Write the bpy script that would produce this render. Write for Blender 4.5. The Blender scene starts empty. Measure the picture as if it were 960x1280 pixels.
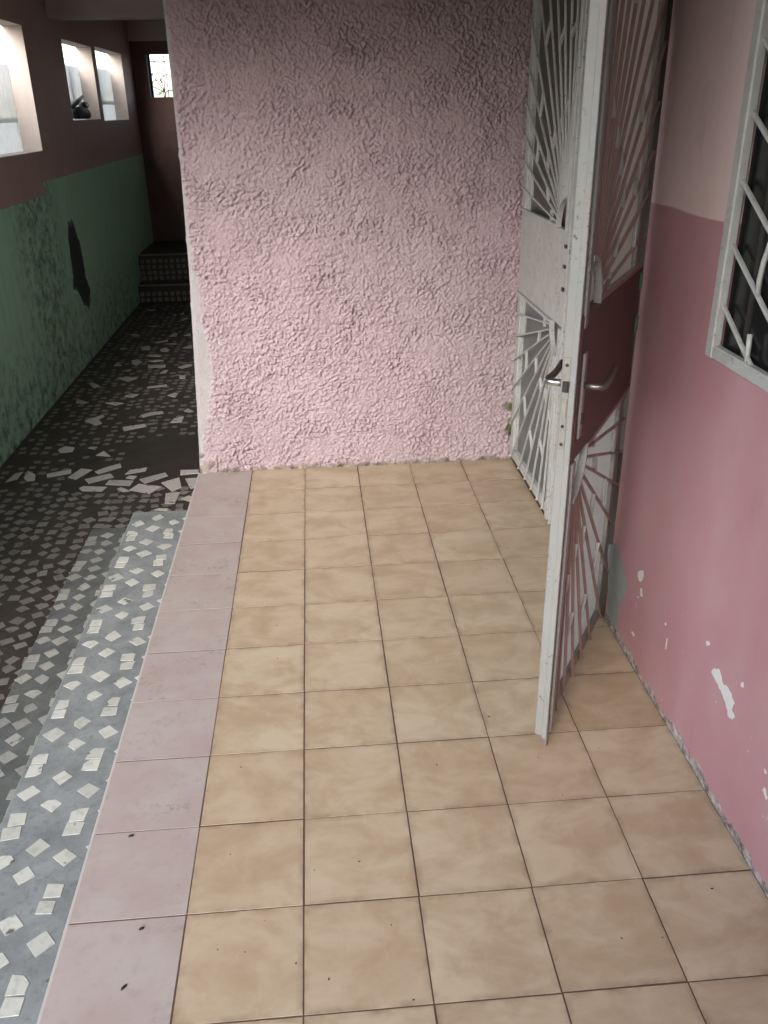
import bpy, bmesh, math, random
import numpy as np
from mathutils import Vector, Matrix

random.seed(7)
rng = np.random.default_rng(11)
scn = bpy.context.scene
COL = scn.collection
R = math.radians

# ------------------------------------------------------------------ camera
FOC = 1072.9133            # focal length in photo pixels (960 x 1280), from the tile grid
CAM_R = [[0.9965324657, -0.0818474117, -0.0149681655],
         [-0.0484775730, -0.4249289635, -0.9039277078],
         [0.0676237362, 0.9015189278, -0.4274232716]]      # rows: right, down, forward
CAM_C = Vector((0.3380662, -1.0758051, 1.5589694))
cam_d = bpy.data.cameras.new('camera')
cam = bpy.data.objects.new('camera', cam_d)
COL.objects.link(cam)
cam_d.sensor_fit = 'HORIZONTAL'
cam_d.sensor_width = 36.0
cam_d.lens = 36.0 * FOC / 960.0
cam_d.clip_start = 0.05
cam_d.clip_end = 2000
rt, dn, fw = (Vector(v) for v in CAM_R)
m = Matrix((rt, -dn, -fw)).transposed().to_4x4()
m.translation = CAM_C
cam.matrix_world = m
scn.camera = cam
scn.render.resolution_x, scn.render.resolution_y = 768, 1024

# ------------------------------------------------------------------ sky, sun, exposure
SUN_EL, SUN_AZ = 27.0, 204.0        # azimuth the light comes from, degrees clockwise from +y
world = bpy.data.worlds.new('World')
scn.world = world
world.use_nodes = True
wn = world.node_tree
bg = wn.nodes['Background']
sky = wn.nodes.new('ShaderNodeTexSky')
sky.sky_type = 'NISHITA'
sky.sun_disc = False
sky.sun_elevation = R(SUN_EL)
sky.sun_rotation = R(SUN_AZ)
sky.dust_density = 2.0
sky.air_density = 1.0
hsv = wn.nodes.new('ShaderNodeHueSaturation')      # an overcast, pale sky
hsv.inputs['Saturation'].default_value = 0.68
wn.links.new(sky.outputs[0], hsv.inputs['Color'])
wn.links.new(hsv.outputs[0], bg.inputs[0])
bg.inputs[1].default_value = 0.15
sun_d = bpy.data.lights.new('sun', 'SUN')
sun = bpy.data.objects.new('sun', sun_d)
COL.objects.link(sun)
sun_d.energy = 0.62
sun_d.angle = R(28)
sun_d.color = (1.0, 0.98, 0.96)
sd = Vector((math.sin(R(SUN_AZ)) * math.cos(R(SUN_EL)), math.cos(R(SUN_AZ)) * math.cos(R(SUN_EL)), math.sin(R(SUN_EL))))
sun.rotation_euler = sd.to_track_quat('Z', 'Y').to_euler()
vs = scn.view_settings
vs.view_transform = 'Standard'
vs.look = 'None'
vs.exposure = 2.2
vs.gamma = 1.0
vs.use_curve_mapping = False
scn.cycles.max_bounces = 6
scn.cycles.diffuse_bounces = 4
scn.cycles.caustics_reflective = False
scn.cycles.caustics_refractive = False
scn.cycles.use_denoising = True

# ------------------------------------------------------------------ pixel -> direction helpers (photo pixels)
def ray(u, v):
    return (rt * ((u - 480) / FOC) + dn * ((v - 640) / FOC) + fw)
def on_z(u, v, z):
    d = ray(u, v); return CAM_C + d * ((z - CAM_C.z) / d.z)
def on_x(u, v, x):
    d = ray(u, v); return CAM_C + d * ((x - CAM_C.x) / d.x)
def on_y(u, v, y):
    d = ray(u, v); return CAM_C + d * ((y - CAM_C.y) / d.y)

# ------------------------------------------------------------------ mesh helpers
class MB:
    def __init__(s):
        s.v = []; s.f = []
    def add(s, vs, fs):
        o = len(s.v); s.v += [tuple(p) for p in vs]; s.f += [tuple(i + o for i in f) for f in fs]; return s
    def box(s, x0, x1, y0, y1, z0, z1):
        vs = [(x, y, z) for z in (z0, z1) for y in (y0, y1) for x in (x0, x1)]
        return s.add(vs, [(0, 2, 3, 1), (4, 5, 7, 6), (0, 1, 5, 4), (2, 6, 7, 3), (0, 4, 6, 2), (1, 3, 7, 5)])
    def tile(s, x0, x1, y0, y1, z0, z1, c=0.002):
        """slab with a chamfered upper rim"""
        vs = [(x0, y0, z0), (x1, y0, z0), (x1, y1, z0), (x0, y1, z0),
              (x0, y0, z1 - c), (x1, y0, z1 - c), (x1, y1, z1 - c), (x0, y1, z1 - c),
              (x0 + c, y0 + c, z1), (x1 - c, y0 + c, z1), (x1 - c, y1 - c, z1), (x0 + c, y1 - c, z1)]
        fs = [(3, 2, 1, 0), (8, 9, 10, 11)]
        for a in range(4):
            b = (a + 1) % 4
            fs += [(a, b, b + 4, a + 4), (a + 4, b + 4, b + 8, a + 8)]
        return s.add(vs, fs)
    def bar(s, p, q, w, t, up):
        """rectangular bar p->q, width w across, thickness t along up"""
        p, q, up = Vector(p), Vector(q), Vector(up)
        d = (q - p).normalized(); a = d.cross(up).normalized(); b = a.cross(d).normalized()
        vs = []
        for c in (p, q):
            for i, j in ((-1, -1), (1, -1), (1, 1), (-1, 1)):
                vs.append(c + a * (i * w / 2) + b * (j * t / 2))
        return s.add(vs, [(3, 2, 1, 0), (4, 5, 6, 7), (0, 1, 5, 4), (1, 2, 6, 5), (2, 3, 7, 6), (3, 0, 4, 7)])
    def tube(s, pts, r, n=8):
        pts = [Vector(p) for p in pts]
        rings = []; prev = None
        for i, p in enumerate(pts):
            d = (pts[min(i + 1, len(pts) - 1)] - pts[max(i - 1, 0)]).normalized()
            if prev is None:
                a = d.orthogonal().normalized()
            else:
                a = (prev - d * prev.dot(d)).normalized()
            prev = a; b = d.cross(a)
            rr = r[i] if isinstance(r, (list, tuple)) else r
            rings.append([p + (a * math.cos(2 * math.pi * k / n) + b * math.sin(2 * math.pi * k / n)) * rr for k in range(n)])
        vs = [v for g in rings for v in g]
        fs = []
        for i in range(len(rings) - 1):
            for k in range(n):
                l = (k + 1) % n
                fs.append((i * n + k, i * n + l, (i + 1) * n + l, (i + 1) * n + k))
        fs.append(tuple(reversed(range(n)))); fs.append(tuple(range((len(rings) - 1) * n, len(rings) * n)))
        return s.add(vs, fs)
    def prism(s, pts, ext):
        """polygon extruded along ext"""
        n = len(pts); ext = Vector(ext)
        vs = [Vector(p) for p in pts] + [Vector(p) + ext for p in pts]
        fs = [tuple(reversed(range(n))), tuple(range(n, 2 * n))] + [(i, (i + 1) % n, (i + 1) % n + n, i + n) for i in range(n)]
        return s.add(vs, fs)
    def mesh(s, name, bevel=0.0, smooth=False):
        me = bpy.data.meshes.new(name)
        me.from_pydata(s.v, [], s.f)
        bm = bmesh.new(); bm.from_mesh(me)
        bmesh.ops.recalc_face_normals(bm, faces=bm.faces)
        if bevel:
            bmesh.ops.bevel(bm, geom=[e for e in bm.edges if len(e.link_faces) == 2 and e.calc_face_angle(0) > 0.5],
                            offset=bevel, segments=1, affect='EDGES', clamp_overlap=True)
        bm.to_mesh(me); bm.free()
        if smooth:
            for p in me.polygons: p.use_smooth = True
        return me
    def build(s, name, mat, parent=None, bevel=0.0, smooth=False):
        return obj(name, s.mesh(name, bevel, smooth), mat, parent)

def obj(name, me, mat, parent=None):
    o = bpy.data.objects.new(name, me)
    COL.objects.link(o)
    if mat is not None and (len(me.materials) == 0):
        me.materials.append(mat)
    if parent is not None:
        o.parent = parent
    return o
def tag(o, label, cat, group=None):
    o['label'] = label; o['category'] = cat; o['kind'] = 'thing'
    if group: o['group'] = group
    return o
def empty(name, loc=(0, 0, 0)):
    o = bpy.data.objects.new(name, None); COL.objects.link(o); o.location = loc; o.empty_display_size = 0.1
    return o
def struct(o):
    o['kind'] = 'structure'; return o
def stuff(o):
    o['kind'] = 'stuff'; return o

# ------------------------------------------------------------------ material helpers
class NT:
    def __init__(s, name):
        s.m = bpy.data.materials.new(name); s.m.use_nodes = True
        s.t = s.m.node_tree; s.p = s.t.nodes['Principled BSDF']
    def n(s, typ, **kw):
        nd = s.t.nodes.new('ShaderNode' + typ)
        for k, v in kw.items():
            setattr(nd, k, v)
        return nd
    def l(s, a, b):
        s.t.links.new(a, b)
    def val(s, sock, x):
        if hasattr(x, 'is_output') or hasattr(x, 'links'):
            s.l(x, sock)
        else:
            sock.default_value = x
    def coord(s, kind='Object', scale=(1, 1, 1), rnd=0.0):
        tc = s.n('TexCoord'); mp = s.n('Mapping'); mp.inputs['Scale'].default_value = scale
        s.l(tc.outputs[kind], mp.inputs['Vector'])
        if rnd:
            oi = s.n('ObjectInfo'); mu = s.n('Math', operation='MULTIPLY'); mu.inputs[1].default_value = rnd
            s.l(oi.outputs['Random'], mu.inputs[0]); s.l(mu.outputs[0], mp.inputs['Location'])
        return mp.outputs[0]
    def noise(s, vec, scale, detail=4, rough=0.55, dist=0.0):
        nd = s.n('TexNoise'); nd.inputs['Scale'].default_value = scale; nd.inputs['Detail'].default_value = detail
        nd.inputs['Roughness'].default_value = rough; nd.inputs['Distortion'].default_value = dist
        s.l(vec, nd.inputs['Vector']); return nd.outputs['Fac']
    def vor(s, vec, scale, feature='F1'):
        nd = s.n('TexVoronoi', feature=feature); nd.inputs['Scale'].default_value = scale
        s.l(vec, nd.inputs['Vector']); return nd.outputs['Distance']
    def ramp(s, fac, a, b, c0=(0, 0, 0, 1), c1=(1, 1, 1, 1)):
        r = s.n('ValToRGB'); r.color_ramp.elements[0].position = a; r.color_ramp.elements[1].position = b
        r.color_ramp.elements[0].color = c0; r.color_ramp.elements[1].color = c1
        s.l(fac, r.inputs[0]); return r.outputs[0]
    def mix(s, fac, a, b, blend='MIX'):
        x = s.n('Mix', data_type='RGBA', blend_type=blend)
        s.val(x.inputs[0], fac); s.val(x.inputs[6], a if not isinstance(a, tuple) else (*a[:3], 1)); s.val(x.inputs[7], b if not isinstance(b, tuple) else (*b[:3], 1))
        return x.outputs[2]
    def math(s, op, a, b=0.0, c=None):
        x = s.n('Math', operation=op); s.val(x.inputs[0], a); s.val(x.inputs[1], b)
        if c is not None: s.val(x.inputs[2], c)
        return x.outputs[0]
    def mr(s, v, a, b, c=0.0, d=1.0, smooth=False):
        x = s.n('MapRange'); x.clamp = True
        if smooth: x.interpolation_type = 'SMOOTHSTEP'
        s.val(x.inputs['Value'], v); x.inputs[1].default_value = a; x.inputs[2].default_value = b; x.inputs[3].default_value = c; x.inputs[4].default_value = d
        return x.outputs[0]
    def sep(s, vec):
        x = s.n('SeparateXYZ'); s.l(vec, x.inputs[0]); return x.outputs
    def bump(s, h, strength=0.3, dist=0.002):
        b = s.n('Bump'); b.inputs['Strength'].default_value = strength; b.inputs['Distance'].default_value = dist
        s.l(h, b.inputs['Height']); s.l(b.outputs[0], s.p.inputs['Normal'])
    def out(s, color, rough=0.5, spec=0.5, metal=0.0):
        s.val(s.p.inputs['Base Color'], color if not isinstance(color, tuple) else (*color[:3], 1))
        s.val(s.p.inputs['Roughness'], rough); s.p.inputs['Specular IOR Level'].default_value = spec
        s.p.inputs['Metallic'].default_value = metal
        return s.m
    def rand(s):
        return s.n('ObjectInfo').outputs['Random']

def mat_simple(name, color, rough=0.6, var=0.12, scale=30, spec=0.5, metal=0.0, bump=0.1):
    t = NT(name); v = t.coord()
    n = t.noise(v, scale)
    c = t.mix(t.math('MULTIPLY', n, 1.0), tuple(x * (1 - var) for x in color), tuple(min(1, x * (1 + var)) for x in color))
    if bump: t.bump(n, bump, 0.002)
    return t.out(c, rough, spec, metal)

def m_beige():
    t = NT('beige_tile'); v = t.coord(scale=(1, 1, 1), rnd=37.0)
    vs_ = t.coord(scale=(0.8, 1.15, 1), rnd=37.0)
    a = t.noise(vs_, 8, 6, 0.62, 0.5); b = t.noise(vs_, 24, 4, 0.6)
    c = t.mix(t.mr(a, 0.33, 0.68, smooth=True), (0.440, 0.362, 0.262), (0.338, 0.256, 0.168))
    c = t.mix(t.mr(b, 0.45, 0.8, 0, 0.3), c, (0.49, 0.42, 0.335))
    c = t.mix(t.math('MULTIPLY', t.rand(), 0.26), c, (0.32, 0.225, 0.145))
    sc_n = t.noise(t.coord(scale=(3, 0.5, 1), rnd=11.0), 22, 5, 0.7)
    c = t.mix(t.mr(sc_n, 0.60, 0.72, 0, 0.22), c, (0.50, 0.44, 0.36))
    d = t.vor(v, 26); sp = t.mr(d, 0.035, 0.06, 1, 0)
    sp = t.math('MULTIPLY', sp, t.mr(t.noise(v, 7, 2), 0.56, 0.62))
    c = t.mix(t.math('MULTIPLY', sp, 0.75), c, (0.07, 0.045, 0.03))
    # grimy rim
    g = t.n('TexCoord'); s3 = t.sep(g.outputs['Generated'])
    ex = t.math('ABSOLUTE', t.math('SUBTRACT', s3[0], 0.5)); ey = t.math('ABSOLUTE', t.math('SUBTRACT', s3[1], 0.5))
    e = t.mr(t.math('MAXIMUM', ex, ey), 0.44, 0.5, 0, 0.5)
    e = t.math('MULTIPLY', e, t.mr(t.noise(v, 22, 4), 0.4, 0.68))
    c = t.mix(e, c, (0.10, 0.065, 0.04))
    t.bump(t.noise(v, 55, 3), 0.08, 0.001)
    return t.out(c, t.mr(a, 0.2, 0.8, 0.31, 0.44), 0.5)
def m_pinktile():
    t = NT('pink_tile'); v = t.coord(rnd=53.0)
    a = t.noise(v, 8, 4); b = t.noise(v, 34, 5, 0.65)
    c = t.mix(t.mr(a, 0.35, 0.65), (0.325, 0.262, 0.240), (0.350, 0.306, 0.286))
    c = t.mix(t.mr(b, 0.52, 0.74, 0, 0.35), c, (0.22, 0.175, 0.17))
    # scuffed, grimy clusters
    cl = t.math('MULTIPLY', t.mr(t.noise(v, 6, 2), 0.52, 0.70), t.mr(t.noise(v, 48, 5, 0.75), 0.50, 0.68))
    c = t.mix(t.math('MULTIPLY', cl, 0.6), c, (0.085, 0.062, 0.058))
    t.bump(b, 0.06, 0.001)
    return t.out(c, 0.5, 0.4)
def m_cement(name, base, dark, scale=9, rough=0.55, spec=0.4):
    t = NT(name); v = t.coord()
    a = t.noise(v, scale, 6, 0.62, 0.4); b = t.noise(v, scale * 7, 5, 0.65)
    c = t.mix(t.mr(a, 0.32, 0.7), base, dark)
    c = t.mix(t.mr(b, 0.52, 0.74, 0, 0.55), c, tuple(x * 0.55 for x in dark))
    t.bump(b, 0.25, 0.002)
    return t.out(c, rough, spec)
def m_mosaic(name, c0, c1, dirt):
    t = NT(name); v = t.coord(rnd=91.0)
    c = t.mix(t.rand(), c0, c1)
    n = t.noise(v, 45, 4, 0.6)
    c = t.mix(t.mr(n, 0.5, 0.75, 0, 0.6), c, tuple(x * 0.55 for x in c1))
    big = t.noise(t.coord(kind='Object', rnd=13.0), 20, 2)
    c = t.mix(t.mr(big, 0.64, 0.70, 0, dirt), c, (0.05, 0.045, 0.04))
    t.bump(n, 0.1, 0.001)
    return t.out(c, 0.4, 0.45)
def m_stucco():
    t = NT('rough_stucco'); v = t.coord()
    at = t.n('Attribute'); at.attribute_name = 'wear'
    s3 = t.n('SeparateColor'); t.l(at.outputs['Color'], s3.inputs[0])
    a = t.noise(v, 2.2, 4); b = t.noise(v, 150, 6, 0.7)
    c = t.mix(a, (0.315, 0.242, 0.262), (0.37, 0.295, 0.318))
    c = t.mix(t.mr(b, 0.4, 0.8, 0, 0.35), c, (0.46, 0.385, 0.412))
    soil = t.mr(t.noise(t.coord(scale=(1, 1, 0.45)), 5, 6, 0.65), 0.5, 0.78, 0, 0.35)
    c = t.mix(soil, c, (0.22, 0.155, 0.15))
    pale = t.mix(t.noise(v, 14, 5, 0.65), (0.28, 0.265, 0.265), (0.40, 0.37, 0.378))
    c = t.mix(s3.outputs[0], c, pale)
    grey = t.mix(t.mr(t.noise(v, 30, 5, 0.7), 0.35, 0.7), (0.34, 0.28, 0.26), (0.05, 0.042, 0.036))
    c = t.mix(s3.outputs[1], c, grey)
    moss = t.mix(t.noise(v, 80, 3), (0.05, 0.075, 0.025), (0.10, 0.12, 0.05))
    c = t.mix(s3.outputs[2], c, moss)
    t.bump(b, 0.6, 0.004)
    return t.out(c, 0.72, 0.3)
def m_house():
    """enamel painted wall: deep rose dado, paler above, bare cement along the floor"""
    t = NT('rose_wall_paint'); v = t.coord(); p = t.sep(v)
    n = t.noise(v, 3.0, 4); f = t.noise(v, 60, 5, 0.6)
    zz = t.math('ADD', p[2], t.mr(t.noise(v, 5, 2), 0, 1, -0.006, 0.006))
    low = t.mix(n, (0.365, 0.185, 0.205), (0.415, 0.230, 0.252))
    up = t.mix(n, (0.62, 0.485, 0.475), (0.68, 0.545, 0.535))
    c = t.mix(t.mr(zz, 1.313, 1.317), low, up)
    sm = t.noise(t.coord(scale=(1, 1, 0.35)), 16, 5, 0.6)
    c = t.mix(t.mr(sm, 0.58, 0.8, 0, 0.35), c, (0.27, 0.15, 0.155))
    # tiny flakes
    d = t.vor(v, 34); fl = t.math('MULTIPLY', t.mr(d, 0.05, 0.11, 1, 0), t.mr(t.noise(v, 6, 2), 0.56, 0.62))
    fl = t.math('MULTIPLY', fl, t.mr(p[2], 0.25, 0.42, 1, 0))
    c = t.mix(fl, c, (0.62, 0.55, 0.54))
    edge = t.math('ADD', t.mr(t.noise(v, 9, 6, 0.72), 0.25, 0.75, -0.016, 0.040), 0.012)
    bare = t.math('LESS_THAN', p[2], edge)
    cem = t.mix(t.mr(t.noise(v, 32, 6, 0.75), 0.38, 0.62), (0.46, 0.42, 0.41), (0.06, 0.052, 0.048))
    c = t.mix(bare, c, cem)
    blo = t.noise(t.coord(scale=(1, 1, 0.6)), 7, 6, 0.65)
    c = t.mix(t.mr(blo, 0.45, 0.75, 0, 0.28), c, (0.47, 0.36, 0.375))
    t.bump(t.mix(0.45, t.noise(v, 9, 3), t.noise(v, 110, 4, 0.6)), 0.22, 0.006)
    return t.out(c, t.mix(bare, t.mr(blo, 0.3, 0.7, 0.34, 0.5), (0.9,) * 3), 0.5)
def m_green():
    t = NT('green_wall_paint'); v = t.coord(); p = t.sep(v)
    n = t.noise(v, 2.2, 4); f = t.noise(v, 26, 6, 0.65)
    # dado top steps up a little along the wall
    top = t.mr(p[1], 5.86, 5.865, 1.0, 1.09)
    zz = t.math('ADD', p[2], t.mr(t.noise(v, 9, 3), 0, 1, -0.018, 0.018))
    gm = t.math('LESS_THAN', zz, top)
    g = t.mix(n, (0.34, 0.61, 0.40), (0.41, 0.69, 0.47))
    ups = t.mix(n, (0.40, 0.275, 0.24), (0.46, 0.33, 0.285))
    c = t.mix(gm, ups, g)
    # mould: broad stain near the middle plus damp along the floor
    st = t.mr(t.math('ABSOLUTE', t.math('SUBTRACT', p[1], 5.55)), 0.12, 0.75, 1, 0)
    dz = t.mr(p[2], -0.35, 0.35, 1, 0)
    mo = t.math('MULTIPLY', t.math('MAXIMUM', st, dz), t.mr(t.noise(v, 11, 7, 0.72), 0.46, 0.62))
    mo = t.math('MULTIPLY', mo, gm)
    c = t.mix(t.math('MULTIPLY', mo, 0.9), c, (0.035, 0.06, 0.04))
    ol = t.math('MULTIPLY', st, t.mr(t.noise(v, 7, 4), 0.4, 0.7, 0, 0.5))
    c = t.mix(t.math('MULTIPLY', ol, gm), c, (0.17, 0.20, 0.13))
    dr = t.mr(t.noise(t.coord(scale=(1, 5, 0.5)), 3, 4), 0.55, 0.8, 0, 0.3)
    c = t.mix(dr, c, (0.12, 0.085, 0.07))
    t.bump(f, 0.3, 0.006)
    return t.out(c, 0.62, 0.35)
def m_whitepaint(name='chipped_white_paint', k=1.0):
    t = NT(name); v = t.coord(kind='Object')
    n = t.noise(v, 14, 4); f = t.noise(v, 70, 5, 0.7)
    c = t.mix(n, (0.34 * k, 0.355 * k, 0.345 * k), (0.45 * k, 0.465 * k, 0.455 * k))
    d = t.math('MULTIPLY', t.mr(f, 0.57, 0.64), t.mr(t.noise(v, 11, 3), 0.46, 0.58))
    c = t.mix(t.math('MULTIPLY', d, 0.85), c, (0.10, 0.075, 0.055))
    dirt = t.mr(t.noise(v, 20, 6, 0.7), 0.46, 0.72, 0, 0.6)
    c = t.mix(dirt, c, (0.30, 0.27, 0.23))
    t.bump(f, 0.15, 0.001)
    return t.out(c, 0.42, 0.45)
def m_pane():
    """frosted, dusty pane that lets light through"""
    t = NT('frosted_pane'); v = t.coord()
    n = t.noise(v, 12, 5, 0.6)
    c = t.mix(n, (0.72, 0.75, 0.73), (0.82, 0.84, 0.82))
    t.out(c, 0.3, 0.5)
    tr = t.n('BsdfTranslucent'); t.l(c, tr.inputs[0])
    mx = t.n('MixShader'); mx.inputs[0].default_value = 0.68
    t.l(t.p.outputs[0], mx.inputs[1]); t.l(tr.outputs[0], mx.inputs[2])
    t.l(mx.outputs[0], t.t.nodes['Material Output'].inputs[0])
    return t.m
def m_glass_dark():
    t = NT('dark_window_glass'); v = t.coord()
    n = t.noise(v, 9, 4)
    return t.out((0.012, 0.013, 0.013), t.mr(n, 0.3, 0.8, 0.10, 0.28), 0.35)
def m_dull_pane(name, c0, c1, trans):
    t = NT(name); v = t.coord(); n = t.noise(v, 12, 5, 0.6)
    c = t.mix(n, c0, c1); t.out(c, 0.3, 0.4)
    if trans:
        tr = t.n('BsdfTranslucent'); t.l(c, tr.inputs[0])
        mx = t.n('MixShader'); mx.inputs[0].default_value = trans
        t.l(t.p.outputs[0], mx.inputs[1]); t.l(tr.outputs[0], mx.inputs[2]); t.l(mx.outputs[0], t.t.nodes['Material Output'].inputs[0])
    return t.m
M = dict(
    beige=m_beige(), pinktile=m_pinktile(),
    grout=mat_simple('dark_grout', (0.085, 0.052, 0.034), 0.9, 0.4, 120),
    trim=mat_simple('tile_edge', (0.40, 0.375, 0.355), 0.5, 0.1, 40),
    bed=m_cement('grey_cement_bed', (0.24, 0.258, 0.258), (0.14, 0.152, 0.152)),
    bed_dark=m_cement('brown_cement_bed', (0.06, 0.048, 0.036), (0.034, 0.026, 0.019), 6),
    bed_mid=m_cement('soiled_cement_bed', (0.13, 0.138, 0.132), (0.07, 0.073, 0.068)),  # darker copy of the grey bed: the dimmer step light put into colour
    mosaic_mid=m_mosaic('soiled_shaded_mosaic', (0.34, 0.338, 0.30), (0.24, 0.238, 0.21), 0.8),  # darker copy of the cream mosaic: dim light in its colour, plus dirt spots
    mosaic=m_mosaic('cream_mosaic', (0.50, 0.505, 0.46), (0.40, 0.405, 0.37), 0.85),
    mosaic_shaded=m_mosaic('grimy_shaded_mosaic', (0.23, 0.215, 0.185), (0.155, 0.142, 0.120), 0.6),  # darkest mosaic copy: the passage's dimness put into colour, plus dirt spots
    shard=m_mosaic('broken_tile', (0.55, 0.52, 0.46), (0.42, 0.39, 0.34), 0.8),
    stucco=m_stucco(), house=m_house(), green=m_green(), white=m_whitepaint(), pane=m_pane(), glass=m_glass_dark(),
    core=mat_simple('plaster', (0.36, 0.25, 0.24), 0.85, 0.12, 6),
    ceil=mat_simple('ceiling_plaster', (0.42, 0.36, 0.335), 0.85, 0.12, 4),
    beamm=mat_simple('beam_plaster', (0.50, 0.43, 0.385), 0.85, 0.12, 5),
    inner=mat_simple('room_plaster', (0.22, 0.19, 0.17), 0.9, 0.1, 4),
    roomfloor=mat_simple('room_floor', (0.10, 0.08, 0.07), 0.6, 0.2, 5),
    chrome=mat_simple('worn_chrome', (0.62, 0.62, 0.60), 0.25, 0.1, 40, 0.5, 1.0, 0.05),
    steel=mat_simple('lock_steel', (0.34, 0.33, 0.30), 0.5, 0.3, 60, 0.5, 0.6, 0.1),
    darkm=mat_simple('dark_metal', (0.03, 0.028, 0.026), 0.5, 0.3, 50),
    tape=mat_simple('green_paint', (0.10, 0.27, 0.13), 0.5, 0.15, 40),
    chip=mat_simple('bare_plaster_chip', (0.56, 0.56, 0.55), 0.8, 0.12, 60),
    chip_grey=mat_simple('bare_cement_patch', (0.25, 0.27, 0.265), 0.85, 0.2, 30),
    peel=mat_simple('old_dark_green_paint', (0.018, 0.035, 0.024), 0.7, 0.3, 20),
    crumb=mat_simple('black_crumb', (0.012, 0.01, 0.009), 0.7, 0.3, 80),
    sheet=mat_simple('white_sheet', (0.74, 0.76, 0.74), 0.55, 0.06, 3),
    iron=mat_simple('dark_iron', (0.03, 0.045, 0.042), 0.6, 0.3, 40),
    blue=mat_simple('blue_frame', (0.03, 0.035, 0.10), 0.5, 0.2, 30),
    leaf=mat_simple('leaf_green', (0.06, 0.12, 0.035), 0.55, 0.35, 6),
    bark=mat_simple('bark', (0.10, 0.07, 0.05), 0.9, 0.3, 20),
    yard=mat_simple('grey_plaster', (0.30, 0.29, 0.27), 0.9, 0.15, 3),
    brown=mat_simple('brown_door_paint', (0.095, 0.048, 0.040), 0.45, 0.25, 18),
    brown_bar=mat_simple('faded_brown_paint', (0.30, 0.205, 0.185), 0.5, 0.25, 25),
    pane_dark=m_dull_pane('dark_room_pane', (0.035, 0.037, 0.030), (0.06, 0.06, 0.05), 0), pane_grey=m_dull_pane('grey_pane', (0.075, 0.088, 0.088), (0.125, 0.14, 0.14), 0),  # upper closed pane is opaque: the dark room behind is in its colour
    pane_up=m_dull_pane('dim_upper_pane', (0.60, 0.58, 0.54), (0.72, 0.70, 0.66), 0.65), sheet_tr=m_dull_pane('translucent_white_sheet', (0.70, 0.72, 0.71), (0.92, 0.93, 0.91), 0.68),  # pane_up: darker copy of the frosted pane, dim upper light put into colour
    lip=mat_simple('pale_paint_edge', (0.10, 0.15, 0.11), 0.8, 0.3, 14),
    white_dim=m_whitepaint('dimmed_white_paint', 0.68), darkchrome=mat_simple('tarnished_steel', (0.20, 0.18, 0.16), 0.42, 0.2, 40, 0.5, 0.9, 0.05),  # darker copy of the white paint: tones down the open leaf's lit edge
    endwall=mat_simple('brown_plaster', (0.13, 0.085, 0.075), 0.8, 0.15, 5),
    ground=mat_simple('bare_ground', (0.16, 0.13, 0.10), 0.95, 0.25, 1.5),
)

# ------------------------------------------------------------------ wall with rectangular openings
def holed_wall(mb, axis, c0, c1, a0, a1, z0, z1, holes):
    """slab between c0 and c1 on `axis` ('x' or 'y'), spanning a0..a1 along the other, with (a,b,za,zb) holes"""
    As = sorted({a0, a1, *[h[0] for h in holes], *[h[1] for h in holes]})
    Zs = sorted({z0, z1, *[h[2] for h in holes], *[h[3] for h in holes]})
    As = [a for a in As if a0 <= a <= a1]; Zs = [z for z in Zs if z0 <= z <= z1]
    na, nz = len(As) - 1, len(Zs) - 1
    def solid(i, j):
        if i < 0 or j < 0 or i >= na or j >= nz: return False
        ca, cz = (As[i] + As[i + 1]) / 2, (Zs[j] + Zs[j + 1]) / 2
        return not any(h[0] < ca < h[1] and h[2] < cz < h[3] for h in holes)
    P = (lambda c, a, z: (c, a, z)) if axis == 'x' else (lambda c, a, z: (a, c, z))
    for i in range(na):
        for j in range(nz):
            if not solid(i, j): continue
            A, B, Z, Y = As[i], As[i + 1], Zs[j], Zs[j + 1]
            for c in (c0, c1):
                mb.add([P(c, A, Z), P(c, B, Z), P(c, B, Y), P(c, A, Y)], [(0, 1, 2, 3)])
            for ok, q in ((solid(i - 1, j), ((A, Z), (A, Y))), (solid(i + 1, j), ((B, Z), (B, Y))),
                          (solid(i, j - 1), ((A, Z), (B, Z))), (solid(i, j + 1), ((A, Y), (B, Y)))):
                if not ok:
                    (p, r), (s, u) = q
                    mb.add([P(c0, p, r), P(c0, s, u), P(c1, s, u), P(c1, p, r)], [(0, 1, 2, 3)])
    return mb
def welded(mb, name):
    me = mb.mesh(name)
    bm = bmesh.new(); bm.from_mesh(me)
    bmesh.ops.remove_doubles(bm, verts=bm.verts, dist=1e-4)
    bmesh.ops.recalc_face_normals(bm, faces=bm.faces)
    bm.to_mesh(me); bm.free()
    return me

T = 0.25
ZS1, ZS2, ZF = -0.15, -0.27, -0.39          # two steps down, then the passage floor
XW = -1.62                                   # inner face of the green passage wall
YEND = 10.15
ZC = 2.47                                    # ceiling

# ================================================================== SETTING
struct(MB().box(-300, 300, -300, 300, -0.75, -0.60).build('ground', M['ground']))

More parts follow.
